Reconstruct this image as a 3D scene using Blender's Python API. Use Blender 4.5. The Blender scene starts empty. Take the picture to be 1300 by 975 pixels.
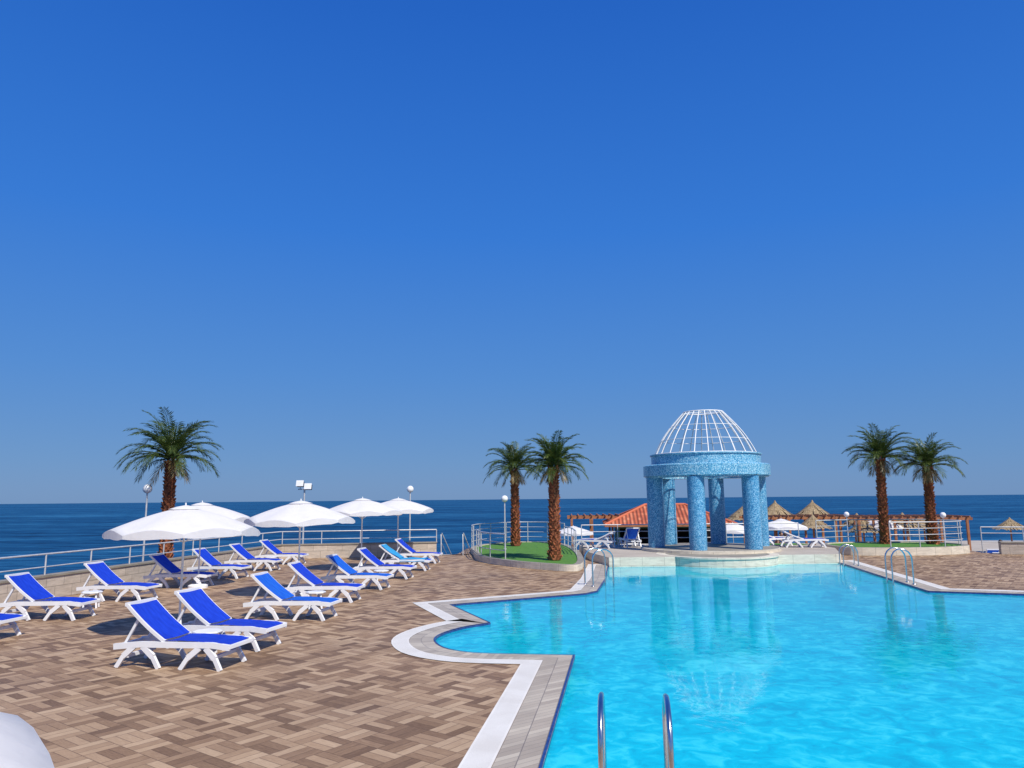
import bpy, math, random
from mathutils import Vector, Matrix
from mathutils.geometry import tessellate_polygon
R=math.radians
scene=bpy.context.scene
COL=scene.collection

# ---------------------------------------------------------------- node helpers
def new_mat(name):
    m=bpy.data.materials.new(name); m.use_nodes=True
    nt=m.node_tree; nt.nodes.clear()
    return m,nt
def N(nt,t,**kw):
    n=nt.nodes.new(t)
    for k,v in kw.items():
        if k=='inp':
            for i,val in v.items():
                if isinstance(val,bpy.types.NodeSocket): nt.links.new(val,n.inputs[i])
                else: n.inputs[i].default_value=val
        else: setattr(n,k,v)
    return n
def M(nt,op,a,b=0.0,c=None,clamp=False):
    n=nt.nodes.new('ShaderNodeMath'); n.operation=op; n.use_clamp=clamp
    for i,val in enumerate((a,b,c)):
        if val is None: continue
        if isinstance(val,bpy.types.NodeSocket): nt.links.new(val,n.inputs[i])
        else: n.inputs[i].default_value=val
    return n.outputs[0]
def ramp(nt,fac,stops):
    n=nt.nodes.new('ShaderNodeValToRGB')
    e=n.color_ramp.elements
    while len(e)<len(stops): e.new(0.5)
    for i,(p,c) in enumerate(stops):
        e[i].position=p; e[i].color=(c[0],c[1],c[2],1)
    nt.links.new(fac,n.inputs[0]); return n.outputs[0]
def mixc(nt,f,a,b,bt='MIX'):
    n=nt.nodes.new('ShaderNodeMix'); n.data_type='RGBA'; n.blend_type=bt
    for i,val in ((0,f),(6,a),(7,b)):
        if isinstance(val,bpy.types.NodeSocket): nt.links.new(val,n.inputs[i])
        else: n.inputs[i].default_value = val if i==0 else (val[0],val[1],val[2],1)
    return n.outputs[2]
def out(nt,sh):
    o=nt.nodes.new('ShaderNodeOutputMaterial'); nt.links.new(sh,o.inputs[0])
def prin(nt,color,rough=0.6,metal=0.0,bump=None,spec=0.5):
    p=nt.nodes.new('ShaderNodeBsdfPrincipled')
    if isinstance(color,bpy.types.NodeSocket): nt.links.new(color,p.inputs['Base Color'])
    else: p.inputs['Base Color'].default_value=(*color,1)
    if isinstance(rough,bpy.types.NodeSocket): nt.links.new(rough,p.inputs['Roughness'])
    else: p.inputs['Roughness'].default_value=rough
    p.inputs['Metallic'].default_value=metal
    p.inputs['Specular IOR Level'].default_value=spec
    if bump is not None: nt.links.new(bump,p.inputs['Normal'])
    return p
def objco(nt,scale=(1,1,1),rot=(0,0,0)):
    tc=nt.nodes.new('ShaderNodeTexCoord')
    mp=N(nt,'ShaderNodeMapping',inp={0:tc.outputs['Object'],2:rot,3:scale})
    return mp.outputs[0]
def noise(nt,vec,scale,detail=4,rough=0.55,dist=0.0):
    return N(nt,'ShaderNodeTexNoise',inp={'Vector':vec,'Scale':scale,'Detail':detail,'Roughness':rough,'Distortion':dist}).outputs[0]
def bumpn(nt,h,strength=0.3,dist=0.02):
    return N(nt,'ShaderNodeBump',inp={'Height':h,'Strength':strength,'Distance':dist}).outputs[0]

def simple(name,c1,c2,scale=6,rough=0.6,metal=0.0,bs=0.0,bd=0.01,spec=0.5,stretch=(1,1,1)):
    m,nt=new_mat(name); v=objco(nt,stretch)
    n=noise(nt,v,scale)
    col=ramp(nt,n,[(0.3,c1),(0.7,c2)])
    b=bumpn(nt,noise(nt,v,scale*4),bs,bd) if bs>0 else None
    out(nt,prin(nt,col,rough,metal,b,spec).outputs[0]); return m

# ---------------------------------------------------------------- materials
def mat_deck():
    m,nt=new_mat('wood_look_tile'); s=0.36
    v=objco(nt,(1/s,1/s,1),(0,0,R(37)))
    sp=N(nt,'ShaderNodeSeparateXYZ',inp={0:v}); x,y=sp.outputs[0],sp.outputs[1]
    cx=M(nt,'FLOOR',x); cy=M(nt,'FLOOR',y); fx=M(nt,'SUBTRACT',x,cx); fy=M(nt,'SUBTRACT',y,cy)
    par=M(nt,'FLOORED_MODULO',M(nt,'ADD',cx,cy),2.0)
    inv=M(nt,'SUBTRACT',1.0,par)
    a=M(nt,'ADD',M(nt,'MULTIPLY',fx,par),M(nt,'MULTIPLY',fy,inv))
    al=M(nt,'ADD',M(nt,'MULTIPLY',fy,par),M(nt,'MULTIPLY',fx,inv))
    a3=M(nt,'MULTIPLY',a,3.0); idx=M(nt,'FLOOR',a3); fa=M(nt,'SUBTRACT',a3,idx)
    cv=N(nt,'ShaderNodeCombineXYZ',inp={0:cx,1:cy,2:idx}).outputs[0]
    rnd=N(nt,'ShaderNodeTexWhiteNoise',noise_dimensions='3D',inp={0:cv}).outputs[0]
    gv=N(nt,'ShaderNodeCombineXYZ',inp={0:M(nt,'MULTIPLY_ADD',a,9.0,M(nt,'MULTIPLY',rnd,50.0)),1:M(nt,'MULTIPLY',al,1.2),2:M(nt,'ADD',cx,M(nt,'MULTIPLY',cy,7.3))}).outputs[0]
    g=noise(nt,gv,3.0,5,0.65)
    f=M(nt,'ADD',M(nt,'MULTIPLY',rnd,0.55),M(nt,'MULTIPLY',g,0.48))
    col=ramp(nt,f,[(0.15,(0.130,0.074,0.040)),(0.40,(0.265,0.165,0.092)),(0.64,(0.41,0.275,0.163)),(0.90,(0.56,0.405,0.255))])
    e1=M(nt,'MULTIPLY',M(nt,'ABSOLUTE',M(nt,'SUBTRACT',fa,0.5)),2.0)
    g1=M(nt,'GREATER_THAN',e1,0.93)
    e2=M(nt,'MULTIPLY',M(nt,'ABSOLUTE',M(nt,'SUBTRACT',al,0.5)),2.0)
    g2=M(nt,'GREATER_THAN',e2,0.976)
    gr=M(nt,'MAXIMUM',g1,g2)
    col=mixc(nt,M(nt,'MULTIPLY',gr,0.72),col,(0.08,0.046,0.026))
    w=objco(nt)
    st=ramp(nt,noise(nt,w,0.35,5,0.6),[(0.3,(0.80,0.79,0.78)),(0.7,(1.08,1.07,1.05))])
    col=mixc(nt,1.0,col,st,'MULTIPLY')
    h=M(nt,'SUBTRACT',M(nt,'MULTIPLY',g,0.3),gr)
    rg=M(nt,'MULTIPLY_ADD',noise(nt,w,0.8),0.25,0.45)
    out(nt,prin(nt,col,rg,0,bumpn(nt,h,0.35,0.004),0.2).outputs[0]); return m
def uv_sep(nt):
    tc=nt.nodes.new('ShaderNodeTexCoord')
    sp=N(nt,'ShaderNodeSeparateXYZ',inp={0:tc.outputs['UV']}); return sp.outputs[0],sp.outputs[1]
def line(nt,val,period,width):
    f=M(nt,'FRACT',M(nt,'DIVIDE',val,period))
    return M(nt,'LESS_THAN',f,width)
def mat_coping():
    m,nt=new_mat('coping_tile'); u,v=uv_sep(nt)
    l=M(nt,'MAXIMUM',line(nt,u,0.125,0.06),line(nt,v,0.21,0.05))
    cv=N(nt,'ShaderNodeCombineXYZ',inp={0:M(nt,'FLOOR',M(nt,'DIVIDE',u,0.125)),1:M(nt,'FLOOR',M(nt,'DIVIDE',v,0.21))}).outputs[0]
    r=N(nt,'ShaderNodeTexWhiteNoise',noise_dimensions='3D',inp={0:cv}).outputs[0]
    c=ramp(nt,r,[(0,(0.40,0.33,0.24)),(1,(0.58,0.50,0.37))])
    c=mixc(nt,M(nt,'MULTIPLY',l,0.75),c,(0.15,0.12,0.10))
    c=mixc(nt,0.6,c,ramp(nt,noise(nt,objco(nt),1.5),[(0.3,(0.75,0.75,0.75)),(0.7,(1.05,1.05,1.05))]),'MULTIPLY')
    out(nt,prin(nt,c,0.45).outputs[0]); return m
def mat_grate():
    m,nt=new_mat('white_overflow_grating'); u,v=uv_sep(nt)
    l=line(nt,u,0.034,0.3)
    l=M(nt,'MULTIPLY',l,M(nt,'LESS_THAN',M(nt,'ABSOLUTE',M(nt,'SUBTRACT',v,0.15)),0.125))
    c=mixc(nt,M(nt,'MULTIPLY',l,0.40),(0.82,0.78,0.69),(0.25,0.24,0.22))
    c=mixc(nt,0.5,c,ramp(nt,noise(nt,objco(nt),2.5),[(0.3,(0.75,0.72,0.68)),(0.7,(1.0,1.0,1.0))]),'MULTIPLY')
    out(nt,prin(nt,c,0.5,0,bumpn(nt,l,-0.5,0.01)).outputs[0]); return m
def mat_sea():
    m,nt=new_mat('sea_water')
    v=objco(nt,(0.30,1.0,1.0),(0,0,R(8)))
    v2=objco(nt,(0.03,0.11,1.0),(0,0,R(-5)))
    v3=objco(nt,(0.006,0.022,1.0),(0,0,R(3)))
    n1=noise(nt,v,0.55,6,0.7,0.4); n2=noise(nt,v2,0.9,6,0.7); n3=noise(nt,v3,0.8,6,0.7)
    f=M(nt,'ADD',M(nt,'ADD',M(nt,'MULTIPLY',n1,0.4),M(nt,'MULTIPLY',n2,0.35)),M(nt,'MULTIPLY',n3,0.25))
    c=ramp(nt,f,[(0.41,(0.002,0.024,0.070)),(0.49,(0.005,0.058,0.145)),(0.56,(0.018,0.115,0.235)),(0.64,(0.06,0.21,0.36))])
    b=bumpn(nt,n1,1.0,0.6)
    d=N(nt,'ShaderNodeBsdfDiffuse',inp={0:c,2:b})
    g=N(nt,'ShaderNodeBsdfGlossy',inp={'Color':(0.8,0.9,1,1),'Roughness':0.22,'Normal':b})
    fr=N(nt,'ShaderNodeFresnel',inp={0:1.33,1:b})
    fac=M(nt,'MINIMUM',M(nt,'MULTIPLY',fr.outputs[0],0.6),0.13)
    mx=N(nt,'ShaderNodeMixShader',inp={0:fac,1:d.outputs[0],2:g.outputs[0]})
    out(nt,mx.outputs[0]); return m
def mat_pool_water():
    m,nt=new_mat('pool_water_surface')
    v=objco(nt)
    n1=noise(nt,v,1.1,3,0.5,0.6); n2=noise(nt,v,4.5,3,0.55,0.8)
    h=M(nt,'ADD',M(nt,'MULTIPLY',n1,0.7),M(nt,'MULTIPLY',n2,0.25))
    b=bumpn(nt,h,0.075,0.10)
    mixf=M(nt,'ADD',M(nt,'MULTIPLY',n2,0.6),M(nt,'MULTIPLY',n1,0.4))  # caustic ripple mask: light and dark painted into both water colours
    t=ramp(nt,mixf,[(0.35,(0.10,0.85,0.93)),(0.65,(0.26,0.93,0.97))])
    tr=N(nt,'ShaderNodeBsdfTransparent',inp={0:t})
    sc=ramp(nt,mixf,[(0.36,(0.0,0.46,0.64)),(0.50,(0.0,0.63,0.79)),(0.62,(0.05,0.82,0.91))])
    df=N(nt,'ShaderNodeBsdfDiffuse',inp={0:sc,2:b})
    body=N(nt,'ShaderNodeMixShader',inp={0:0.66,1:tr.outputs[0],2:df.outputs[0]})
    g=N(nt,'ShaderNodeBsdfGlossy',inp={'Color':(1,1,1,1),'Roughness':0.015,'Normal':b})
    fr=N(nt,'ShaderNodeFresnel',inp={0:1.33,1:b})
    fac=M(nt,'MINIMUM',M(nt,'MULTIPLY',fr.outputs[0],1.1),0.52)
    out(nt,N(nt,'ShaderNodeMixShader',inp={0:fac,1:body.outputs[0],2:g.outputs[0]}).outputs[0]); return m
def mat_pool_floor():
    m,nt=new_mat('pool_mosaic'); v=objco(nt)
    n=noise(nt,objco(nt,(1,1,1),(0,0,R(8))),2.2,4,0.6,1.2)
    c=ramp(nt,n,[(0.3,(0.20,0.66,0.76)),(0.7,(0.48,0.86,0.88))])  # pale caustic ripple painted into the mosaic colour
    bk=N(nt,'ShaderNodeTexBrick',offset=0.0,inp={'Vector':objco(nt,(1,1,1),(0,0,R(8))),'Color1':(1,1,1,1),'Color2':(0.9,0.95,0.97,1),'Mortar':(0.8,0.9,0.92,1),'Scale':1.0,'Mortar Size':0.01,'Brick Width':0.5,'Row Height':0.5})
    c=mixc(nt,1.0,c,bk.outputs[0],'MULTIPLY')
    out(nt,prin(nt,c,0.6).outputs[0]); return m
def mat_mosaic(name,k=(1,1,1)):
    m,nt=new_mat(name); v=objco(nt)
    vo=N(nt,'ShaderNodeTexVoronoi',inp={'Vector':v,'Scale':42.0,'Randomness':0.4})
    sp=N(nt,'ShaderNodeSeparateColor',inp={0:vo.outputs['Color']})
    cs=[(0.0,(0.02,0.14,0.30)),(0.35,(0.06,0.27,0.44)),(0.7,(0.13,0.39,0.56)),(1.0,(0.45,0.68,0.76))]
    c=ramp(nt,sp.outputs[0],[(p,tuple(min(1,x*kk) for x,kk in zip(q,k))) for p,q in cs])
    big=ramp(nt,noise(nt,v,1.3,3),[(0.3,(0.88,0.9,0.92)),(0.7,(1.08,1.06,1.05))])
    c=mixc(nt,1.0,c,big,'MULTIPLY')
    out(nt,prin(nt,c,0.3,0,bumpn(nt,vo.outputs['Distance'],0.15,0.005)).outputs[0]); return m
def mat_travertine(name,c1,c2,bw=0.6,rh=0.3):
    m,nt=new_mat(name)
    u,v=uv_sep(nt)
    uvv=N(nt,'ShaderNodeCombineXYZ',inp={0:u,1:v}).outputs[0]
    bk=N(nt,'ShaderNodeTexBrick',offset=0.5,inp={'Vector':uvv,'Color1':(*c1,1),'Color2':(*c2,1),'Mortar':(c1[0]*.45,c1[1]*.45,c1[2]*.45,1),'Scale':1.0,'Mortar Size':0.006,'Brick Width':bw,'Row Height':rh})
    n=ramp(nt,noise(nt,objco(nt,(1,1,5)),2.5,6,0.65),[(0.3,(0.72,0.70,0.68)),(0.7,(1.1,1.08,1.05))])
    c=mixc(nt,1.0,bk.outputs[0],n,'MULTIPLY')
    out(nt,prin(nt,c,0.65).outputs[0]); return m
def mat_canopy():
    m,nt=new_mat('white_canvas'); v=objco(nt)
    c=ramp(nt,noise(nt,v,3,5),[(0.3,(0.82,0.81,0.79)),(0.7,(0.88,0.87,0.86))])
    b=bumpn(nt,noise(nt,v,9,3),0.25,0.02)
    d=N(nt,'ShaderNodeBsdfDiffuse',inp={0:c,2:b}); t=N(nt,'ShaderNodeBsdfTranslucent',inp={0:(0.78,0.77,0.76,1),1:b})
    out(nt,N(nt,'ShaderNodeMixShader',inp={0:0.30,1:d.outputs[0],2:t.outputs[0]}).outputs[0]); return m
def mat_sling(name,c,c2,tr=0.2):
    m,nt=new_mat(name); v=objco(nt)
    col=ramp(nt,noise(nt,objco(nt,(1,4,1)),5,4),[(0.3,c),(0.7,c2)])
    p=prin(nt,col,0.7,0,bumpn(nt,noise(nt,v,60,2),0.2,0.003),0.3)
    t=N(nt,'ShaderNodeBsdfTranslucent',inp={0:col})
    out(nt,N(nt,'ShaderNodeMixShader',inp={0:tr,1:p.outputs[0],2:t.outputs[0]}).outputs[0]); return m
def mat_leaf(name,c1,c2,c3):
    m,nt=new_mat(name); v=objco(nt)
    c=ramp(nt,noise(nt,v,3.5,5,0.7),[(0.3,c1),(0.52,c2),(0.75,c3)])
    p=prin(nt,c,0.42); t=N(nt,'ShaderNodeBsdfTranslucent',inp={0:c})
    out(nt,N(nt,'ShaderNodeMixShader',inp={0:0.25,1:p.outputs[0],2:t.outputs[0]}).outputs[0]); return m
def mat_rooftile():
    m,nt=new_mat('terracotta_roof_tile'); u,v=uv_sep(nt)
    w=M(nt,'SINE',M(nt,'MULTIPLY',u,6.283/0.24)); r=M(nt,'FRACT',M(nt,'DIVIDE',v,0.35))
    cv=N(nt,'ShaderNodeCombineXYZ',inp={0:M(nt,'FLOOR',M(nt,'DIVIDE',u,0.24)),1:M(nt,'FLOOR',M(nt,'DIVIDE',v,0.35))}).outputs[0]
    rn=N(nt,'ShaderNodeTexWhiteNoise',noise_dimensions='3D',inp={0:cv}).outputs[0]
    c=ramp(nt,rn,[(0,(0.38,0.085,0.035)),(0.6,(0.55,0.14,0.06)),(1,(0.66,0.24,0.12))])
    c=mixc(nt,M(nt,'MULTIPLY',M(nt,'LESS_THAN',w,-0.6),0.6),c,(0.12,0.03,0.015))
    out(nt,prin(nt,c,0.75,0,bumpn(nt,M(nt,'ADD',w,r),0.8,0.05)).outputs[0]); return m

DECK=mat_deck(); COPE=mat_coping(); GRATE=mat_grate(); SEA=mat_sea(); WATER=mat_pool_water(); PFLOOR=mat_pool_floor()
NAVY=simple('navy_mosaic_trim',(0.01,0.03,0.12),(0.03,0.07,0.25),20,0.3)
MOS=mat_mosaic('blue_glass_mosaic',(0.85,0.92,1.0)); MOS2=mat_mosaic('pale_blue_glass_mosaic',(1.45,1.22,1.12))
TRAV=mat_travertine('travertine_cladding',(0.50,0.43,0.35),(0.60,0.52,0.43))
CREAM=mat_travertine('cream_stone',(0.66,0.60,0.48),(0.72,0.66,0.54),0.8,0.4)
CONC=simple('concrete',(0.30,0.28,0.25),(0.42,0.39,0.34),2,0.85,bs=0.2)
SAND=simple('sandy_paving',(0.36,0.31,0.25),(0.48,0.42,0.34),0.8,0.9,bs=0.2)
STEEL=simple('stainless_steel',(0.55,0.55,0.56),(0.68,0.68,0.69),9,0.22,1.0)
GALV=simple('galvanised_steel',(0.50,0.50,0.50),(0.66,0.66,0.65),7,0.42,0.3)
WPAINT=simple('white_paint',(0.70,0.70,0.68),(0.80,0.80,0.78),5,0.45)
WPLAST=simple('white_plastic',(0.76,0.76,0.75),(0.84,0.83,0.82),4,0.38)
CANV=mat_canopy()
BLUE=mat_sling('blue_mesh_fabric',(0.004,0.035,0.44),(0.010,0.060,0.60),0.15)
BLUE2=mat_sling('faded_blue_mesh_fabric',(0.008,0.10,0.60),(0.02,0.17,0.72),0.25)
CYAN=mat_sling('turquoise_towel',(0.03,0.30,0.62),(0.06,0.42,0.72),0.2)
TURF=simple('turf',(0.05,0.16,0.015),(0.10,0.25,0.03),7,0.9,bs=0.8,bd=0.03)
LEAF=mat_leaf('palm_leaf',(0.025,0.052,0.010),(0.065,0.105,0.020),(0.19,0.21,0.045))
DRY=mat_leaf('dry_palm_leaf',(0.13,0.10,0.03),(0.22,0.16,0.06),(0.30,0.22,0.09))
BARK=simple('palm_bark',(0.12,0.036,0.016),(0.42,0.14,0.055),7,0.9,bs=0.8,bd=0.03)
WOOD=simple('stained_timber',(0.24,0.085,0.03),(0.42,0.17,0.07),3,0.6)
THATCH=simple('straw_thatch',(0.20,0.14,0.075),(0.46,0.35,0.20),9,0.95,bs=0.8,bd=0.03,stretch=(1,1,0.4))
ROOF=mat_rooftile()
GREENW=simple('dark_green_paint',(0.01,0.06,0.035),(0.02,0.10,0.055),2,0.6)
DARK=simple('dark_interior',(0.012,0.012,0.014),(0.03,0.03,0.03),3,0.8)
SKIN=simple('skin',(0.42,0.22,0.14),(0.50,0.28,0.19),6,0.55)
HAIR=simple('dark_hair',(0.02,0.012,0.008),(0.05,0.03,0.02),20,0.6)
SWIM=simple('red_swimwear',(0.45,0.03,0.03),(0.55,0.05,0.05),10,0.6)
GLASSG=simple('opal_globe',(0.78,0.78,0.76),(0.82,0.82,0.80),3,0.15)

# ---------------------------------------------------------------- mesh builder
class MB:
    def __init__(s): s.v=[];s.f=[];s.m=[];s.s=[];s.uv=[]
    def add(s,vs,fs,mat=0,sm=False,uvs=None):
        o=len(s.v); s.v+= [tuple(v) for v in vs]
        for i,f in enumerate(fs):
            s.f.append([o+k for k in f]); s.m.append(mat); s.s.append(sm)
            s.uv.append(uvs[i] if uvs else [(0,0)]*len(f))
    def beam(s,p0,p1,w,h,mat=0,up=Vector((0,0,1)),taper=1.0):
        p0=Vector(p0);p1=Vector(p1);d=(p1-p0).normalized()
        if abs(d.dot(up))>0.98: up=Vector((0,1,0))
        sd=d.cross(up).normalized(); u=sd.cross(d).normalized()
        vs=[]
        for p,k in ((p0,1),(p1,taper)):
            for a,b in ((-1,-1),(1,-1),(1,1),(-1,1)):
                vs.append(p+sd*(a*w*k/2)+u*(b*h*k/2))
        s.add(vs,[(0,3,2,1),(4,5,6,7),(0,1,5,4),(1,2,6,5),(2,3,7,6),(3,0,4,7)],mat)
    def box(s,c,sz,mat=0):
        c=Vector(c); s.beam(c-Vector((sz[0]/2,0,0)),c+Vector((sz[0]/2,0,0)),sz[1],sz[2],mat)
    def tube(s,pts,r,mat=0,seg=8,sm=True):
        pts=[Vector(p) for p in pts]; n=len(pts)
        rs=r if isinstance(r,(list,tuple)) else [r]*n
        vs=[];fs=[]
        prev=None
        for i,p in enumerate(pts):
            d=(pts[min(i+1,n-1)]-pts[max(i-1,0)]).normalized()
            if prev is None:
                ref=Vector((0,0,1)) if abs(d.z)<0.9 else Vector((1,0,0))
                sd=d.cross(ref).normalized()
            else:
                sd=(prev-d*prev.dot(d)).normalized()
            prev=sd; u=sd.cross(d)
            for k in range(seg):
                a=2*math.pi*k/seg
                vs.append(p+sd*math.cos(a)*rs[i]+u*math.sin(a)*rs[i])
        for i in range(n-1):
            for k in range(seg):
                k2=(k+1)%seg
                fs.append((i*seg+k,i*seg+k2,(i+1)*seg+k2,(i+1)*seg+k))
        s.add(vs,fs,mat,sm)
        s.add(vs[:seg],[tuple(range(seg))[::-1]],mat); s.add(vs[-seg:],[tuple(range(seg))],mat)
    def lathe(s,prof,c=(0,0,0),seg=24,mat=0,sm=True,cap=True):
        vs=[];fs=[];uvs=[]
        for (r,z) in prof:
            for k in range(seg):
                a=2*math.pi*k/seg; vs.append((c[0]+r*math.cos(a),c[1]+r*math.sin(a),c[2]+z))
        for i in range(len(prof)-1):
            for k in range(seg):
                k2=(k+1)%seg
                fs.append((i*seg+k,i*seg+k2,(i+1)*seg+k2,(i+1)*seg+k))
                rr=max(prof[i][0],prof[i+1][0]); a0=2*math.pi*k/seg*rr;a1=2*math.pi*(k+1)/seg*rr
                uvs.append([(a0,prof[i][1]),(a1,prof[i][1]),(a1,prof[i+1][1]),(a0,prof[i+1][1])])
        s.add(vs,fs,mat,sm,uvs)
        if cap:
            s.add(vs[:seg],[tuple(range(seg))[::-1]],mat); s.add(vs[-seg:],[tuple(range(seg))],mat)
    def mesh(s,name,mats):
        me=bpy.data.meshes.new(name); me.from_pydata(s.v,[],s.f); 
        for m in mats: me.materials.append(m)
        uvl=me.uv_layers.new(name='UVMap')
        for p in me.polygons:
            p.material_index=s.m[p.index]; p.use_smooth=s.s[p.index]
            for li,uv in zip(p.loop_indices,s.uv[p.index]): uvl.data[li].uv=uv
        me.update(); return me
def place(name,me,loc=(0,0,0),rz=0,sc=1.0,parent=None,tilt=0):
    o=bpy.data.objects.new(name,me); o.location=loc; o.rotation_euler=(tilt,0,rz); o.scale=(sc,sc,sc) if not isinstance(sc,tuple) else sc
    COL.objects.link(o)
    if parent: o.parent=parent
    return o

def tess(outer,holes=[]):
    loops=[[Vector((p[0],p[1],0)) for p in outer]]+[[Vector((p[0],p[1],0)) for p in h] for h in holes]
    flat=[p for l in loops for p in l]
    tr=[]
    for t in tessellate_polygon(loops):
        a,b,c=[flat[i] for i in t]
        if (b-a).cross(c-a).z<0: t=(t[0],t[2],t[1])
        tr.append(tuple(t))
    return flat,tr
def walls(mb,poly,z0,z1,mat,flip=False):
    L=0
    n=len(poly)
    for i in range(n):
        a=poly[i];b=poly[(i+1)%n]; d=math.hypot(b[0]-a[0],b[1]-a[1])
        q=[(a[0],a[1],z0),(b[0],b[1],z0),(b[0],b[1],z1),(a[0],a[1],z1)]
        uv=[(L,z0),(L+d,z0),(L+d,z1),(L,z1)]
        f=(0,1,2,3)
        if flip: f=(3,2,1,0); uv=uv[::-1]
        mb.add(q,[f],mat,False,[uv]); L+=d
def slab(name,outer,holes,zt,zb,mats,sidemat=1):
    mb=MB(); flat,tr=tess(outer,holes)
    mb.add([(p.x,p.y,zt) for p in flat],tr,0)
    walls(mb,outer,zb,zt,sidemat)
    return place(name,mb.mesh(name,mats))
def offset(poly,d):
    n=len(poly);res=[]
    for i in range(n):
        p=Vector(poly[i]);a=Vector(poly[i-1]);b=Vector(poly[(i+1)%n])
        d1=(p-a).normalized();d2=(b-p).normalized()
        n1=Vector((d1.y,-d1.x));n2=Vector((d2.y,-d2.x))
        mm=(n1+n2).normalized(); k=max(0.35,mm.dot(n1))
        res.append(tuple(p+mm*(d/k)))
    return res
def band(name,poly,d0,d1,z,mat):
    a=offset(poly,d0);b=offset(poly,d1); mb=MB();L=0;n=len(poly)
    for i in range(n):
        j=(i+1)%n; l=(Vector(a[j])-Vector(a[i])).length
        w=d1-d0
        mb.add([(*a[i],z),(*b[i],z),(*b[j],z),(*a[j],z)],[(0,1,2,3)],0,False,[[(L,0),(L,w),(L+l,w),(L+l,0)]]); L+=l
    return place(name,mb.mesh(name,[mat]))
def smooth_path(pts,sub=6,closed=False):
    P=[Vector(p) for p in pts];n=len(P);res=[]
    rng=range(n if closed else n-1)
    for i in rng:
        p0=P[i-1] if (closed or i>0) else P[0]; p1=P[i]; p2=P[(i+1)%n]; p3=P[(i+2)%n] if (closed or i+2<n) else P[-1]
        for k in range(sub):
            t=k/sub
            res.append(tuple(0.5*((2*p1)+(p2-p0)*t+(2*p0-5*p1+4*p2-p3)*t*t+(3*p1-p0-3*p2+p3)*t**3)))
    if not closed: res.append(tuple(P[-1]))
    return res

# ---------------------------------------------------------------- sea
mb=MB(); S=30000
mb.add([(-S,-2000,-3),(S,-2000,-3),(S,S,-3),(-S,S,-3)],[(0,1,2,3)],0)
place('sea',mb.mesh('sea',[SEA]))

# ---------------------------------------------------------------- pool
bay=smooth_path([(-0.465,15.26),(-0.95,14.78),(-1.28,14.15),(-1.37,13.5),(-1.15,12.8),(-0.75,12.42),(-0.35,12.29)],4)
pool=[(0.09,6.15),(12,4.45),(24,2.7),(24,14.2),(14,18.1),(10.47,19.52),(11.9,28.1),(9.9,28.0),(5.6,27.6),(3.4,27.5),(2.78,23.2),(2.2,20.2),(1.85,19.7),(-1.457,17.87)]+bay+[(0.94,12.11)]
deck_outer=[(-14.2,-8),(42,-8),(42,24),(28,28.6),(22,31),(19.6,32),(20.5,35.4),(3.0,35.4),(2.6,40),(0.2,41),(-2.3,38),(-2.5,34.2),(-3.2,33.5),(-10.1,32.65),(-11.45,24.3),(-12.65,17)]
slab('pool_deck',deck_outer,[pool],0.0,-3.4,[DECK,CONC])
mb=MB(); flat,tr=tess(pool); mb.add([(p.x,p.y,-1.35) for p in flat],tr,0)
walls(mb,pool,-1.35,-0.14,0,True); walls(mb,pool,-0.14,0.0,1,True)
place('swimming_pool_basin',mb.mesh('basin',[PFLOOR,NAVY]))
mb=MB(); wp=offset(pool,-0.002); flat,tr=tess(wp); mb.add([(p.x,p.y,-0.035) for p in flat],tr,0)
place('pool_water',mb.mesh('pool_water',[WATER]))
band('pool_edge_trim',pool,0.0,0.03,0.010,NAVY)
band('pool_coping',pool,0.03,0.455,0.006,COPE)
band('overflow_grating',pool,0.455,0.755,0.010,GRATE)

# terrace behind pool with apron and planters
terr=[(3.42,27.47),(5.6,27.56),(9.9,27.96),(12.0,28.06),(13.2,31.4),(13.2,34.9),(3.0,34.9),(3.0,30)]
slab('pool_terrace',terr,[],0.30,-0.9,[SAND,CREAM])
mb=MB()
mb.lathe([(2.2,-0.5),(2.2,0.25),(2.24,0.25),(2.24,0.304),(1.9,0.304)],(7.65,28.85,0),48,0,False)
place('terrace_apron',mb.mesh('apron',[CREAM]))
mb=MB(); mb.lathe([(2.75,0.2),(2.75,0.40),(2.70,0.42)],(7.97,31.1,0),48,0,False)
place('pavilion_plinth',mb.mesh('plinth',[CREAM]))

pl=smooth_path([(-1.75,33.2),(-1.35,30),(-0.1,27.5),(1.2,26.05),(1.85,25.6),(2.25,25.9),(2.55,28),(2.75,32),(2.6,36.5),(1.8,39.2),(0.2,39.8),(-1.4,38),(-1.95,35.6)],6,True)
def planter(name,poly,h):
    mb=MB(); inner=offset(poly,-0.22)
    flat,tr=tess(inner); mb.add([(p.x,p.y,h-0.04) for p in flat],tr,0)
    walls(mb,poly,0.0,h,1); walls(mb,inner,h-0.06,h,1,True)
    n=len(poly)
    for i in range(n):
        j=(i+1)%n
        mb.add([(*poly[i],h),(*poly[j],h),(*inner[j],h),(*inner[i],h)],[(0,1,2,3)],1)
    place(name,mb.mesh(name,[TURF,CREAM]))
planter('grass_planter',pl,0.22)
plr=smooth_path([(13.7,31.6),(15,31.0),(17.2,31.0),(19.0,31.9),(19.4,33.6),(18.2,35.0),(15.6,35.2),(13.8,34.2)],6,True)
planter('grass_planter',plr,0.32)
mb=MB(); mb.add([(9.3,33.5,0.305),(13.0,33.5,0.305),(13.0,34.7,0.305),(9.3,34.7,0.305)],[(0,1,2,3)]); 
place('turf_strip',mb.mesh('turf',[TURF]))

# lower beach terrace
low=[(3.2,35.6),(24,34),(46,26),(60,30),(60,62),(40,66),(12,64),(4.2,58)]
slab('beach_terrace',low,[],-1.5,-3.4,[SAND,CONC])

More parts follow.
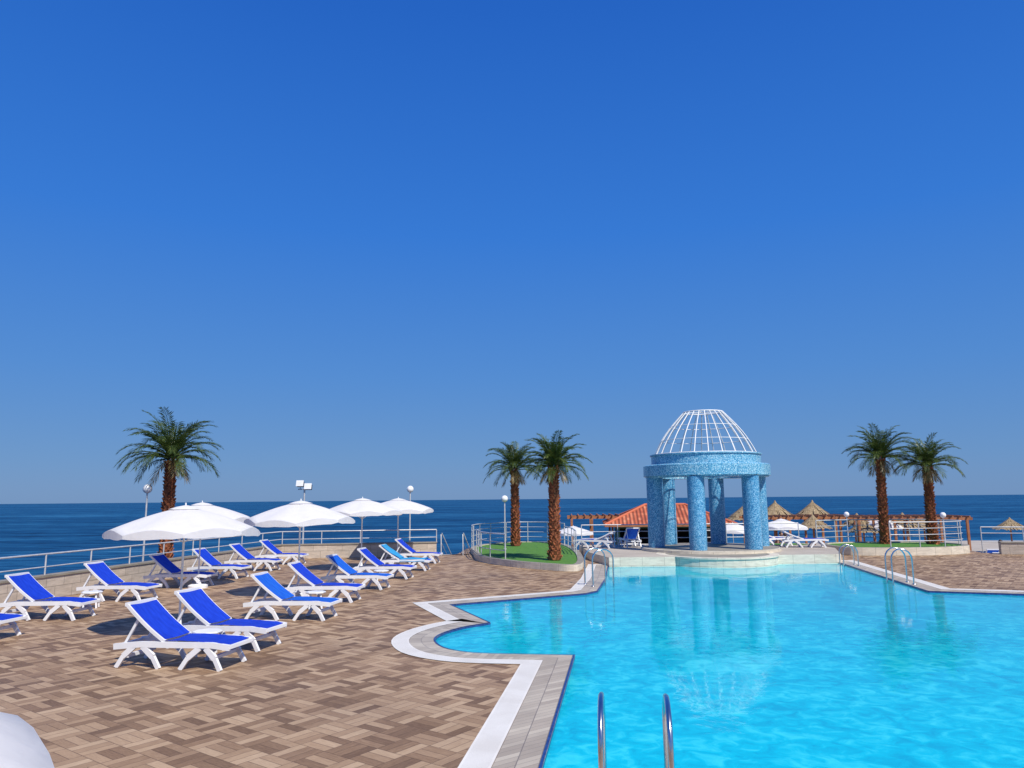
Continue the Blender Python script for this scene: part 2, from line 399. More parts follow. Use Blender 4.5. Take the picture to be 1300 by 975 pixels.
# ---------------------------------------------------------------- parapet walls + rails
def parapet(name,pts,h,th,mat,z=0,capo=0.03):
    mb=MB();L=0
    for i in range(len(pts)-1):
        a=Vector((*pts[i],0));b=Vector((*pts[i+1],0));d=(b-a).normalized();n=Vector((-d.y,d.x,0))*th/2;l=(b-a).length
        q=[a-n,b-n,b+n,a+n]
        lo=[(v.x,v.y,z) for v in q]; hi=[(v.x,v.y,z+h) for v in q]
        mb.add(lo+hi,[(0,1,5,4),(1,2,6,5),(2,3,7,6),(3,0,4,7)],0,False,[[(L,0),(L+l,0),(L+l,h),(L,h)],[(0,0),(th,0),(th,h),(0,h)],[(L+l,0),(L,0),(L,h),(L+l,h)],[(0,0),(th,0),(th,h),(0,h)]])
        e=d*0.02 if i<len(pts)-2 else d*0.03
        mb.beam(a+Vector((0,0,z+h+0.025)),b+e+Vector((0,0,z+h+0.025+0.0015*i)),th+0.06,0.05,1); L+=l
    return place(name,mb.mesh(name,[mat,CREAM]))
def railing(name,pts,zb,rails,post,mat=GALV,zf=None,rr=0.024,step=1.6):
    mb=MB()
    P=[Vector((p[0],p[1],0)) for p in pts]
    for h in rails:
        r=rr if h==max(rails) else rr*0.65
        mb.tube([p+Vector((0,0,zb+h)) for p in P],r,0,7)
    L=[0]
    for i in range(len(P)-1): L.append(L[-1]+(P[i+1]-P[i]).length)
    n=max(1,round(L[-1]/step))
    for k in range(n+1):
        t=L[-1]*k/n
        for i in range(len(P)-1):
            if L[i+1]>=t-1e-6: break
        q=P[i].lerp(P[i+1],(t-L[i])/(L[i+1]-L[i]))
        mb.tube([q+Vector((0,0,zb)),q+Vector((0,0,zb+max(rails)))],rr*0.9,0,7)
    return place(name,mb.mesh(name,[mat]))
wallp=[(-13.85,-8),(-12.4,17),(-11.2,24.25),(-9.9,32.35),(-3.35,33.2)]
parapet('parapet_wall',wallp,0.55,0.26,TRAV)
railing('metal_railing',wallp,0.6,[0.2,0.52],0)
wr=[(19.9,31.3),(22.5,30.4),(28.5,28.2),(41,23.6)]
parapet('low_stone_wall',wr,0.45,0.35,TRAV)
railing('metal_railing',[(19.8,32.3),(22.5,31.4),(30,29)],0.0,[0.45,0.8,1.05],0)
pr=smooth_path([(-1.75,33.4),(-1.9,35.6),(-1.3,37.9),(0.2,39.5),(1.7,38.9),(2.45,36.5)],6)
railing('curved_railing',pr,0.22,[0.25,0.5,0.75,1.0],0,step=1.3)
pr=smooth_path([(-1.6,33.0),(-1.2,30.1),(-0.3,28.2)],6)
railing('curved_railing',pr,0.22,[0.3,0.6,0.9],0,step=1.3)
pr=smooth_path([(2.4,36.0),(2.55,33),(2.5,30.5)],5)
railing('curved_railing',pr,0.22,[0.3,0.6,0.9],0,step=1.3)
pr=[(3.1,34.7),(8,34.75),(13,34.75)]
railing('terrace_railing',pr,0.30,[0.3,0.6,0.9],0,step=1.7)
pr=smooth_path([(13.6,34.2),(15.6,35.0),(18.1,34.8),(19.2,33.5),(18.8,32.0),(17.2,31.2),(15.4,31.2)],6)
railing('curved_railing',pr,0.32,[0.25,0.5,0.75,1.0],0,step=1.2)
mb=MB()
for dx in (0,0.95):
    a=Vector((-3.15+dx,33.55,0)); b=a+Vector((0.5,3.2,-1.9))
    mb.tube([a+Vector((0,-0.25,0.0)),a+Vector((0,-0.25,0.9)),a+Vector((0,0,0.95)),b+Vector((0,0,0.95)),b],0.022,0,8)
    mb.tube([a+Vector((0,0,0.5)),b+Vector((0,0,0.5))],0.014,0,8)
for i in range(9):
    mb.box((-2.6+0.055*i,33.85+0.33*i,-0.1-0.2*i),(1.2,0.36,0.2),1)
place('sea_stairs',mb.mesh('stairs',[GALV,CONC]))

# ---------------------------------------------------------------- pavilion
def pavilion():
    root=bpy.data.objects.new('domed_pavilion',None); root.location=(7.97,31.1,0); COL.objects.link(root)
    mb=MB()
    for k in range(6):
        a=R(5+60*k); c=(2.18*math.cos(a),2.18*math.sin(a),0)
        mb.lathe([(0.33,0.42),(0.33,3.22)],c,28,0,True,False)
    place('columns',mb.mesh('columns',[MOS]),parent=root)
    mb=MB()
    prof=[(1.85,3.20),(2.46,3.20),(2.46,3.26),(2.54,3.26),(2.54,3.68),(2.48,3.72),(2.20,3.72),(2.20,4.10),(2.25,4.10),(2.25,4.15),(2.05,4.15),(1.85,4.13),(1.85,3.20)]
    mb.lathe(prof,(0,0,0),64,0,False,False)
    place('entablature',mb.mesh('entablature',[MOS2]),parent=root)
    mb=MB()
    def rz(t):
        return 2.06*(1-t)+0.80*t+0.13*math.sin(math.pi*t), 4.15+1.76*t
    for k in range(24):
        a=2*math.pi*(k+0.3)/24; pts=[]
        for i in range(9):
            r,z=rz(i/8); pts.append((r*math.cos(a),r*math.sin(a),z))
        mb.tube(pts,0.023,0,6)
    for t,rad in ((0.0,0.035),(0.33,0.015),(0.66,0.015),(1.0,0.03)):
        r,z=rz(t)
        mb.tube([(r*math.cos(2*math.pi*i/40),r*math.sin(2*math.pi*i/40),z) for i in range(41)],rad,0,6)
    for k in range(3):
        a=math.pi*k/3
        mb.tube([(0.8*math.cos(a),0.8*math.sin(a),5.91),(-0.8*math.cos(a),-0.8*math.sin(a),5.91)],0.015,0,6)
    place('dome_cage',mb.mesh('dome_cage',[WPAINT]),parent=root)
pavilion()

# ---------------------------------------------------------------- sun loungers
def lounger_mesh(sl,towel=None,back=37,seed=0):
    rnd=random.Random(seed); mb=MB()
    for s in (-1,1):
        y=0.32*s
        rail=[(-0.95,y,0.30),(-0.5,y,0.345),(0.1,y,0.35),(0.7,y,0.36),(0.99,y,0.33)]
        for i in range(4): mb.beam(rail[i],rail[i+1],0.05,0.085-0.001*i,0)
        for (x0,x1) in ((0.60,0.86),(0.50,0.20),(-0.46,-0.16),(-0.60,-0.88)):
            mid=((x0+x1)/2*1.0+(x1-x0)*0.12,y*1.02,0.17)
            mb.beam((x0,y,0.32),mid,0.045,0.085,0); mb.beam(mid,(x1,y*1.05,0.0),0.046,0.065,0)
    for x,z in ((-0.93,0.30),(0.97,0.335),(0.70,0.17),(-0.72,0.17),(0.1,0.325)):
        mb.beam((x,-0.33,z),(x,0.33,z),0.05,0.05,0)
    bl=0.86; ca,sa=math.cos(R(back)),math.sin(R(back))
    hx,hz=-0.10,0.395
    def bp(t,y,o=0):
        return (hx-ca*t*bl-sa*0+ o*sa, y, hz+sa*t*bl+o*ca - 0.03*math.sin(t*3.1))
    for s in (-1,1):
        for i in range(5): mb.beam(bp(i/5,0.31*s),bp((i+1)/5,0.31*s),0.045,0.05,0)
        st=bp(0.7,0.27*s); mb.beam(st,(-0.80,0.27*s,0.34),0.03,0.04,0)
    mb.beam(bp(1,-0.33),bp(1,0.33),0.06,0.055,0); 
    def sheet(fn,nx,ny,mat,th=0.012):
        vs=[];fs=[]
        for i in range(nx+1):
            for j in range(ny+1): vs.append(fn(i/nx,j/ny))
        for i in range(nx):
            for j in range(ny):
                a=i*(ny+1)+j; fs.append((a,a+1,a+ny+2,a+ny+1))
        mb.add(vs,fs,mat,True)
    def sag(v): return -0.02*math.sin(math.pi*v)
    sheet(lambda u,v:(-0.10+1.04*u,-0.31+0.62*v,0.405+sag(v)+0.008*math.sin(u*6)-0.03*max(0,u-0.85)/0.15),8,6,1)
    sheet(lambda u,v:tuple(Vector(bp(0.02+0.94*u,-0.31+0.62*v,0.03+sag(v)))),8,6,1)
    if towel is not None:
        sheet(lambda u,v:(-0.08+0.9*u,-0.36+0.72*v,0.425+0.012*math.sin(u*9+v*5)-(0.09 if v in(0,1) else 0)),10,8,2)
        sheet(lambda u,v:tuple(Vector(bp(0.98*u,-0.34+0.68*v,0.055+0.01*math.sin(u*8+v*4)))),8,6,2)
    return mb.mesh('sun_lounger',[WPLAST,sl,CYAN])
LM={'b':lounger_mesh(BLUE,None,38,1),'f':lounger_mesh(BLUE2,None,37,2),'c':lounger_mesh(BLUE2,1,34,3),'l':lounger_mesh(BLUE,None,22,4)}
L=[(-10.0,14.1,-6,'b'),(-4.98,11.7,-11,'b'),(-4.88,13.1,-13,'b'),(-9.9,16.4,-5,'b'),(-9.9,19.3,-9,'b'),(-9.6,22.1,-5,'b'),(-9.45,24.6,-10,'b'),(-9.2,27.1,-8,'b'),(-9.0,29.7,-6,'b'),
 (-4.62,16.1,-9,'f'),(-4.65,18.75,-6,'b'),(-4.35,21.3,-10,'f'),(-4.05,24.0,-9,'b'),(-3.8,26.6,-6,'c'),(-3.75,29.6,-8,'b')]
for x,y,r,k in L: place('sun_lounger',LM[k],(x,y,0.0),R(r),0.97)
for x,y,z,r,k in [(3.5,32.8,0.30,150,'l'),(5.1,33.5,0.30,95,'f'),(11.2,33.0,0.30,20,'l'),(12.2,32.0,0.30,-10,'l'),(22.3,29.2,0,170,'b')]:
    place('sun_lounger',LM[k],(x,y,z),R(r),0.9)
rnd=random.Random(5)
for i in range(14):
    place('sun_lounger',LM['bfl'[i%3]],(14+i*1.25+rnd.uniform(-.2,.2),40.5+rnd.uniform(-1,3),-1.5),R(rnd.uniform(60,110)))

mb=MB()
mb.lathe([(0.05,0.38),(0.25,0.38),(0.26,0.40),(0.25,0.42),(0.05,0.42)],(0,0,0),8,0,False)
for k in range(4):
    a=math.pi/4+k*math.pi/2; mb.beam((0.17*math.cos(a),0.17*math.sin(a),0.385),(0.22*math.cos(a),0.22*math.sin(a),0),0.04,0.04,0)
TABLE=mb.mesh('side_table',[WPLAST])
for x,y in [(-4.9,12.4),(-9.8,17.9),(-9.5,23.3),(-4.5,17.5),(-3.9,22.6),(-9.0,28.4)]: place('side_table',TABLE,(x,y,0),0.3,0.88)

# ---------------------------------------------------------------- umbrellas
def umbrella_mesh(seed=0,Rr=1.36,apex=2.30,rim=1.84):
    rnd=random.Random(seed); mb=MB(); nr=8; sub=6; nt_=9; seg=nr*sub
    vs=[];fs=[]
    jit=[rnd.uniform(-0.04,0.04) for _ in range(nr)]
    for i in range(nt_+1):
        t=0.04+0.96*i/nt_
        for k in range(seg):
            a=2*math.pi*k/seg; ph=(k%sub)/sub; w=math.sin(math.pi*ph)
            j=jit[k//sub]*(1-ph)+jit[(k//sub+1)%nr]*ph
            r=Rr*t*(1-0.055*w*t)
            z=apex-(apex-rim)*(t**1.45)+0.085*w*t*t+j*t
            vs.append((r*math.cos(a),r*math.sin(a),z))
    base=len(vs)-seg
    for k in range(seg):  # valance
        x,y,z=vs[base+k]; ph=(k%sub)/sub
        vs.append((x*1.0,y*1.0,z-0.05-0.10*math.sin(math.pi*ph)**0.6 - 0.012*rnd.random()))
    for i in range(nt_+1):
        for k in range(seg):
            k2=(k+1)%seg; fs.append((i*seg+k,(i+1)*seg+k,(i+1)*seg+k2,i*seg+k2))
    mb.add(vs,fs,0,False)
    for q in range(len(fs)): 
        if q<nt_*seg: mb.s[q]=True
    mb.lathe([(0.30,apex-0.03),(0.16,apex+0.015),(0.03,apex+0.04)],(0,0,0),16,0,True,False)
    mb.tube([(0,0,apex+0.02),(0,0,apex+0.09)],[0.02,0.012],1,8)
    mb.tube([(0,0,0.05),(0,0,apex)],0.021,1,10)
    for k in range(nr):
        a=2*math.pi*k/nr; ca,sa=math.cos(a),math.sin(a)
        P=[]
        for i in range(7):
            t=0.04+0.94*i/6; P.append((Rr*t*ca,Rr*t*sa,apex-(apex-rim)*(t**1.45)+jit[k]*t-0.015))
        mb.tube(P,0.008,1,5)
        t=0.5; mb.tube([(0.02*ca,0.02*sa,1.66),(Rr*t*ca,Rr*t*sa,apex-(apex-rim)*(t**1.45)-0.02)],0.006,1,5)
    mb.lathe([(0.26,0.0),(0.26,0.07),(0.2,0.1),(0.05,0.11),(0.035,0.3)],(0,0,0),20,2,False)
    return mb.mesh('beach_umbrella',[CANV,WPAINT,WPLAST])
UM=[umbrella_mesh(s) for s in (1,2,3)]
for i,(x,y,z,sc,t) in enumerate([(-6.18,14.3,0,1.0,0.4),(-8.95,21.8,0,1.02,1.0),(-5.55,19.8,0,1.03,0.2),(-5.35,26.9,0,1.06,0.7),(-4.7,31.0,0,1.06,0.1),(-2.00,0.86,0,1.0,0.35),
    (3.7,47,-1.5,0.95,0.3),(16.2,46,-1.5,1.1,0.3),(13.4,46.5,-1.5,1.0,0.9),(24.3,50,-1.5,1.0,0.6),(26.4,54,-1.5,1.05,0.2)]):
    place('beach_umbrella',UM[i%3],(x,y,z),t,sc)

# ---------------------------------------------------------------- palms
def palm_mesh(seed,H,cr,nf=44):
    rnd=random.Random(seed); mb=MB()
    bx,by=rnd.uniform(-.12,.12),rnd.uniform(-.1,.1)
    def cx(z): return bx*(z/H)**2, by*(z/H)**2
    prof=[];n=22
    pts=[];rs=[]
    def tr(z): return 0.185*(1-0.22*z/H)+0.04*math.exp(-z*4)
    for i in range(n+1):
        z=H*i/n; x,y=cx(z); pts.append((x,y,z)); rs.append(tr(z))
    mb.tube(pts,rs,2,12)
    rows=int(H/0.085)
    for i in range(rows):
        z=i*0.085; x,y=cx(z); r=tr(z)
        nb=8
        for k in range(nb):
            a=2*math.pi*(k+0.5*(i%2)+rnd.uniform(-.2,.2))/nb; c,s=math.cos(a),math.sin(a); w=0.055+rnd.uniform(-.015,.01)
            o=0.035+rnd.uniform(0,.07); h=0.10+rnd.uniform(-0.02,.08)
            p0=Vector((x+c*(r-0.01),y+s*(r-0.01),z)); t=Vector((-s,c,0))
            tip=Vector((x+c*(r+o),y+s*(r+o),z+h))
            vs=[p0-t*w,p0+t*w,tip+t*w*0.5,tip-t*w*0.5,Vector((x+c*(r-.02),y+s*(r-.02),z+h*0.9))+t*w*.5,Vector((x+c*(r-.02),y+s*(r-.02),z+h*0.9))-t*w*.5]
            mb.add(vs,[(0,1,2,3),(3,2,4,5),(1,4,2),(0,3,5)],2)
    top=Vector((*cx(H),H))
    for f in range(nf):
        dry=f>=nf-4
        a=f*2.39996+rnd.uniform(-.25,.25); u=(f+0.5)/nf
        el=R(80-82*u**0.9+rnd.uniform(-8,8)) if not dry else R(-30+rnd.uniform(-15,15))
        Lf=cr*(0.95+0.28*rnd.random())*(0.55 if dry else 1)
        n=11; p=top+Vector((math.cos(a)*0.08,math.sin(a)*0.08,0.05+0.18*(1-u))); pp=[p.copy()]; dirs=[]
        e=el; az=a
        for i in range(n):
            d=Vector((math.cos(az)*math.cos(e),math.sin(az)*math.cos(e),math.sin(e)))
            dirs.append(d); p=p+d*Lf/n; pp.append(p.copy())
            e-=R(1.5+7.5*(i/n))*(0.5+0.9*math.cos(max(e,-1.4)))*(1.05+0.3*rnd.random()); az+=rnd.uniform(-.03,.03)
            e=max(e,R(-66))
        mi=1 if dry else 0
        mb.tube(pp,[0.020*(1-i/(n+1))+0.004 for i in range(n+1)],mi,4)
        nl=26
        for i in range(nl):
            s=0.14+0.86*i/(nl-1); q=s*n; k=min(int(q),n-1); base=pp[k].lerp(pp[k+1],q-k); d=dirs[k]
            side=d.cross(Vector((0,0,1)))
            if side.length<0.05: side=Vector((-math.sin(a),math.cos(a),0))
            side.normalize(); upv=side.cross(d)
            ll=0.40*cr/1.4*(math.sin(math.pi*(0.14+0.76*s))**0.7)*rnd.uniform(0.75,1.2)
            for sg in (-1,1):
                dr=(side*sg*0.8+d*(0.65+0.6*s)+upv*rnd.uniform(0.0,0.40)-Vector((0,0,0.14))).normalized()
                tip=base+dr*ll-Vector((0,0,ll*0.16)); m=base+dr*ll*0.5
                wv=d*(0.021+0.006*rnd.random())
                mb.add([base-wv*0.5,m-wv,tip,m+wv],[(0,1,2,3)],mi)
    for k in range(26):
        a=rnd.uniform(0,6.28); r=rnd.uniform(0.1,0.22); z0=top+Vector((math.cos(a)*r*0.6,math.sin(a)*r*0.6,-0.12))
        mb.tube([z0,z0+Vector((math.cos(a)*0.14,math.sin(a)*0.14,rnd.uniform(0.1,0.3)))],[0.03,0.012],2,5)
    return mb.mesh('palm_tree',[LEAF,DRY,BARK])
for s,(x,y,z,H,cr,nf) in enumerate([(-11.65,25.6,-0.1,3.9,1.5,56),(0.1,36.6,0.2,3.55,1.35,50),(1.5,28.0,0.2,3.3,1.15,54),(16.55,34.0,0.25,3.75,1.4,52),(18.4,33.5,0.25,3.35,1.3,48)]):
    place('palm_tree',palm_mesh(11+s,H,cr,nf),(x,y,z),s*1.3)

# ---------------------------------------------------------------- lamps
def globe_lamp(x,y,z0,zt,arm=False):
    mb=MB(); h=zt-z0
    mb.tube([(0,0,0),(0,0,h-0.12)],[0.035,0.028],0,8)
    mb.lathe([(0.02,h-0.16),(0.07,h-0.12),(0.07,h-0.10)],(0,0,0),12,0)
    mb.lathe([(0.15*math.sin(math.pi*i/12)+0.001,h-0.15*math.cos(math.pi*i/12)) for i in range(13)],(0,0,0),18,1)
    mb.lathe([(0.08,0),(0.08,0.03)],(0,0,0),12,0)
    place('globe_street_lamp',mb.mesh('globe_lamp',[GALV,GLASSG]),(x,y,z0))
globe_lamp(-12.2,25.2,-0.3,2.85); globe_lamp(-4.55,33.45,-0.1,2.88); globe_lamp(-0.38,34.0,0.2,2.42)
globe_lamp(19.3,44.0,-1.5,1.35)
globe_lamp(22.9,40.5,-1.5,1.35)
mb=MB()
mb.tube([(0,0,0),(0,0,3.6)],[0.05,0.04],0,8); mb.tube([(-0.3,0,3.45),(0.3,0,3.45)],0.025,0,8)
for sx,zz in ((-0.2,3.72),(0.18,3.58)):
    mb.beam((sx,-0.08,zz),(sx,0.10,zz-0.05),0.30,0.24,1); mb.beam((sx,-0.12,zz+0.01),(sx,-0.085,zz),0.34,0.28,2)
    mb.tube([(sx,0,zz-0.12),(sx,0,3.45)],0.018,0,6)
place('floodlight_pole',mb.mesh('floodlight',[GALV,DARK,WPAINT]),(-9.8,35.5,-0.5))

# ---------------------------------------------------------------- pool ladders
def ladder(x,y,rz,w=0.54,deep=True,zt=0.80,ext=0.55):
    mb=MB()
    for s in (-w/2,w/2):
        pts=[(s,-ext,0.0),(s,-ext,zt*0.55)]
        for i in range(9):
            a=math.pi-math.pi*i/8
            pts.append((s,-ext/2+0.09+ (ext/2+0.09)*math.cos(a),zt-0.28+0.28*math.sin(a)))
        pts+= [(s,0.18,-0.2),(s,0.18,-1.1)]
        mb.tube(pts,0.0215,0,12)
        mb.lathe([(0.05,0.012),(0.05,0.02),(0.028,0.03)],(s,-ext,0),14,0)
    for z in (-0.3,-0.58,-0.86):
        mb.beam((-w/2,0.18,z),(w/2,0.18,z),0.08,0.025,0)
    place('pool_ladder',mb.mesh('pool_ladder',[STEEL]),(x,y,0),rz)
ladder(0.94,6.25,R(-8),w=0.50,ext=0.5,zt=0.88)
ladder(2.52,21.6,R(-72),zt=1.0,ext=0.45)
ladder(10.6,21.3,R(80),zt=0.95,ext=0.35)
ladder(11.7,26.9,R(80),zt=0.7,ext=0.3)

# ---------------------------------------------------------------- restaurant with hip roof
def restaurant():
    root=bpy.data.objects.new('beach_restaurant',None); root.location=(10.1,50.5,-1.5); root.rotation_euler=(0,0,R(-6)); COL.objects.link(root)
    W,D,H=6.6,5.0,2.25
    mb=MB()
    mb.box((-W/2+0.1,0,H/2),(0.2,D,H),0); mb.box((W/2-0.1,0,H/2),(0.2,D,H),0); mb.box((0,D/2-0.1,H/2),(W-0.4,0.2,H),0)
    mb.box((0,-D/2+0.1,0.5),(W-0.4,0.2,1.0),0); mb.box((0,-D/2+0.1,H-0.12),(W-0.4,0.2,0.24),0)
    place('walls',mb.mesh('walls',[GREENW]),parent=root)
    mb=MB()
    for x in (-2.2,-0.9,0.4,1.7): mb.box((x,-D/2+0.1,1.5),(0.14,0.18,1.0),0)
    for x,w in ((2.4,1.1),): 
        mb.box((x,-D/2+0.09,1.5),(w,0.16,0.98),0); mb.box((x,-D/2-0.005,1.5),(w*0.7,0.03,0.7),1)
    mb.box((0,0.2,1.2),(W-0.5,0.1,2.2),1)
    mb.box((0,-D/2-0.15,1.02),(W-0.4,0.5,0.05),0)
    place('windows_and_counter',mb.mesh('windows',[WPAINT,DARK]),parent=root)
    mb=MB(); e=0.75; x0,x1,y0,y1=-W/2-e,W/2+e,-D/2-e,D/2+e; zt=H+1.2; rx=1.3
    v=[(x0,y0,H),(x1,y0,H),(x1,y1,H),(x0,y1,H),(-rx,0,zt),(rx,0,zt)]
    def q(ids,ax):
        uv=[((v[i][ax]),(v[i][2]*2.5)) for i in ids]; mb.add([v[i] for i in ids],[tuple(range(len(ids)))],0,False,[uv])
    q([0,1,5,4],0);q([2,3,4,5],0);q([1,2,5],1);q([3,0,4],1)
    mb.add([(x0,y0,H-.003),(x1,y0,H-.003),(x1,y1,H-.003),(x0,y1,H-.003)],[(3,2,1,0)],1)
    for a,b in ((0,4),(3,4),(1,5),(2,5),(4,5)): mb.tube([v[a],v[b]],0.09,0,8)
    for a,b in ((0,1),(1,2),(2,3),(3,0)):
        mb.beam(Vector(v[a])-Vector((0,0,.07)),Vector(v[b])-Vector((0,0,.07)),0.05,0.12,1)
    place('hip_roof',mb.mesh('hip_roof',[ROOF,WOOD]),parent=root)
restaurant()

def pergola(x,y,w,d,h,rz=0,nb=10):
    mb=MB()
    for px in [(-w/2)+w*i/3 for i in range(4)]:
        for py in (-d/2,d/2): mb.beam((px,py,0),(px,py,h-0.08),0.13,0.13,0)
    for py in (-d/2,d/2): mb.beam((-w/2-.3,py,h),(w/2+.3,py,h),0.1,0.16,0)
    for i in range(nb):
        px=-w/2+w*i/(nb-1); mb.beam((px,-d/2-.4,h+0.13),(px,d/2+.4,h+0.13),0.07,0.10,0)
    place('timber_pergola',mb.mesh('pergola',[WOOD]),(x,y,-1.5),rz)
pergola(6.0,52,4.0,3.5,2.65,R(-4)); pergola(19.8,53,6.5,3.5,2.45,R(-3),14); pergola(24.2,47.5,6.2,3.5,2.5,R(-6),14)

def thatch_mesh(seed,r,h,rim):
    rnd=random.Random(seed); mb=MB()
    mb.tube([(0,0,0),(0,0,rim+h*0.9)],0.06,1,8)
    for lay in range(3):
        z1=rim+h*(1-0.25*lay); r0=0.06+r*0.28*lay; r1=r*(0.48+0.26*lay); z0=rim+h*(1-(0.48+0.26*lay))*0.95
        seg=70
        for k in range(seg):
            a0=2*math.pi*k/seg;a1=2*math.pi*(k+1.25)/seg; rr=r1*rnd.uniform(0.92,1.06); dz=rnd.uniform(-.09,.03)
            mb.add([(r0*math.cos(a0),r0*math.sin(a0),z1-0.1*lay*h),(r0*math.cos(a1),r0*math.sin(a1),z1-0.1*lay*h),(rr*math.cos(a1),rr*math.sin(a1),z0+dz),(rr*math.cos(a0),rr*math.sin(a0),z0+dz)],[(0,1,2,3)],0)
    mb.tube([(0,0,rim+h*0.92),(0,0,rim+h*1.12)],[0.14,0.03],0,8)
    return mb.mesh('thatched_umbrella',[THATCH,WOOD])
T=[thatch_mesh(1,1.6,1.15,2.35),thatch_mesh(2,1.15,0.75,1.9),thatch_mesh(3,1.3,0.8,1.9)]
for x,y,z,k,sc in [(19.0,55,-1.5,0,1),(21.9,55.5,-1.5,0,1),(17.4,57,-1.5,0,0.95),(19.5,49.5,-1.5,1,1),(21.6,47,-1.5,1,0.9),(25.6,50,-1.5,2,1),(23.5,52,-1.5,1,1),(33.6,51.5,-1.5,2,0.85),(36.5,52,-1.5,2,0.9),(27.5,51,-1.5,2,0.95)]:
    place('thatched_umbrella',T[k],(x,y,z),x,sc)

# ---------------------------------------------------------------- people
def person(x,y,z,rz,hgt=1.7,lean=0.0,swim=SWIM):
    root=bpy.data.objects.new('person',None); root.location=(x,y,z); root.rotation_euler=(0,0,rz); root.scale=(hgt/1.7,)*3; COL.objects.link(root)
    J={'pel':(0,0,.92,.13),'wa':(0,0,1.08,.115),'ch':(0,0,1.30,.145),'nk':(0,0,1.44,.055),'hd':(0,.01,1.50,.05),
       'shl':(-.17,0,1.38,.06),'ell':(-.24,.02,1.12,.042),'wrl':(-.22,-.10,.90,.03),'hal':(-.21,-.14,.83,.028),
       'shr':(.17,0,1.38,.06),'elr':(.25,.02,1.12,.042),'wrr':(.24,-.12,.92,.03),'har':(.23,-.16,.86,.028),
       'hil':(-.09,0,.86,.095),'knl':(-.10,-.03,.48,.058),'anl':(-.11,.02,.08,.04),'tol':(-.12,-.14,.035,.033),
       'hir':(.09,0,.86,.095),'knr':(.10,.02,.48,.058),'anr':(.12,.10,.08,.04),'tor':(.14,-.06,.035,.033)}
    names=list(J); E=[('pel','wa'),('wa','ch'),('ch','nk'),('nk','hd'),('ch','shl'),('shl','ell'),('ell','wrl'),('wrl','hal'),('ch','shr'),('shr','elr'),('elr','wrr'),('wrr','har'),('pel','hil'),('hil','knl'),('knl','anl'),('anl','tol'),('pel','hir'),('hir','knr'),('knr','anr'),('anr','tor')]
    me=bpy.data.meshes.new('body'); me.from_pydata([J[n][:3] for n in names],[(names.index(a),names.index(b)) for a,b in E],[]); me.materials.append(SKIN)
    o=place('body',me,parent=root); o.modifiers.new('skin','SKIN')
    for i,n in enumerate(names):
        r=J[n][3]; me.skin_vertices[0].data[i].radius=(r,r*0.8 if n in('wa','ch','pel') else r)
    me.skin_vertices[0].data[0].use_root=True
    sb=o.modifiers.new('sub','SUBSURF'); sb.levels=1; sb.render_levels=1
    mb=MB(); 
    mb.lathe([(0.085*math.sin(math.pi*i/10)**0.8*(1 if i>4 else 0.86)+0.001,1.60-0.115*math.cos(math.pi*i/10)) for i in range(11)],(0,0,0),14,0)
    mb.beam((0,-.08,1.60),(0,-.105,1.575),0.025,0.03,0)
    for s in(-1,1): mb.beam((s*.085,0,1.61),(s*.095,.01,1.585),.02,.04,0)
    mb.lathe([(0.092*math.sin(math.pi*i/10)+0.001,1.625-0.105*math.cos(math.pi*i/10)) for i in range(4,11)],(0,0.012,0),14,1)
    place('head',mb.mesh('head',[SKIN,HAIR]),parent=root)
    mb=MB(); mb.lathe([(0.145,0.72),(0.175,0.80),(0.165,0.92),(0.14,1.02)],(0,0,0),14,0,True,False)
    place('swimwear',mb.mesh('swimwear',[swim]),parent=root)
person(12.6,35.9,-0.95,0.4); person(13.0,36.5,-0.95,2.2,1.62,swim=WPAINT); person(23.6,37.0,-1.5,1.0,1.72,swim=BLUE)
mb=MB(); mb.box((12.9,36.3,-1.225),(2.4,1.6,0.55),0); mb.box((12.9,37.27,-1.36),(2.4,0.3,0.28),0); place('beach_steps',mb.mesh('beach_steps',[CONC]))

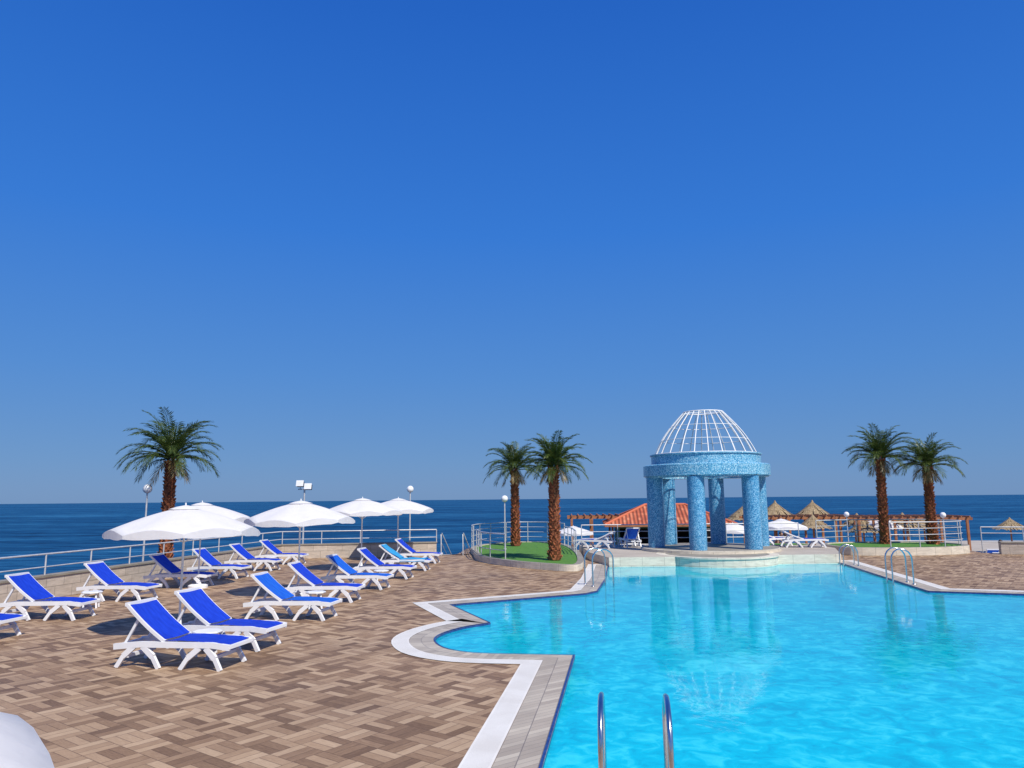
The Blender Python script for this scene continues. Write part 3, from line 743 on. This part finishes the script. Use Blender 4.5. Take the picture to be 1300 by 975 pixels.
# ---------------------------------------------------------------- camera
cam=bpy.data.cameras.new('camera'); co=bpy.data.objects.new('camera',cam); COL.objects.link(co)
cam.sensor_width=36; cam.lens=26.3; cam.clip_end=60000; cam.clip_start=0.05
co.matrix_world=Matrix.Translation((0,0,2.4))@Matrix.Rotation(R(90+8.75),4,'X')@Matrix.Rotation(R(-0.53),4,'Z')
scene.camera=co

# ---------------------------------------------------------------- light
el=R(50); az=R(146)
sun=bpy.data.lights.new('sun','SUN'); sun.energy=5.0; sun.angle=R(0.5); sun.color=(1,0.955,0.88)
so=bpy.data.objects.new('sun',sun); COL.objects.link(so)
d=Vector((math.sin(az)*math.cos(el),math.cos(az)*math.cos(el),math.sin(el)))
so.rotation_euler=d.to_track_quat('Z','Y').to_euler(); so.location=(0,0,30)
w=bpy.data.worlds.new('World'); scene.world=w; w.use_nodes=True
nt=w.node_tree; nt.nodes.clear()
sky=nt.nodes.new('ShaderNodeTexSky'); sky.sky_type='NISHITA'; sky.sun_disc=False; sky.sun_elevation=el; sky.sun_rotation=az
sky.air_density=1.0; sky.dust_density=0.4; sky.ozone_density=3.0; sky.altitude=0
tc=nt.nodes.new('ShaderNodeTexCoord'); sp=N(nt,'ShaderNodeSeparateXYZ',inp={0:tc.outputs['Generated']})
zz=M(nt,'MAXIMUM',sp.outputs[2],0.0)
gr=ramp(nt,zz,[(0.0,(0.135,0.275,0.53)),(0.05,(0.110,0.270,0.57)),(0.16,(0.070,0.245,0.64)),(0.34,(0.028,0.19,0.68)),(0.58,(0.012,0.125,0.57)),(1.0,(0.008,0.08,0.42))])
vm=N(nt,'ShaderNodeVectorMath',operation='SCALE',inp={0:gr,'Scale':10.0})
mx=mixc(nt,0.9,sky.outputs[0],vm.outputs[0])
bg=N(nt,'ShaderNodeBackground',inp={0:mx,1:0.10})
o=nt.nodes.new('ShaderNodeOutputWorld'); nt.links.new(bg.outputs[0],o.inputs[0])
scene.view_settings.view_transform='Standard'; scene.view_settings.look='None'; scene.view_settings.exposure=0
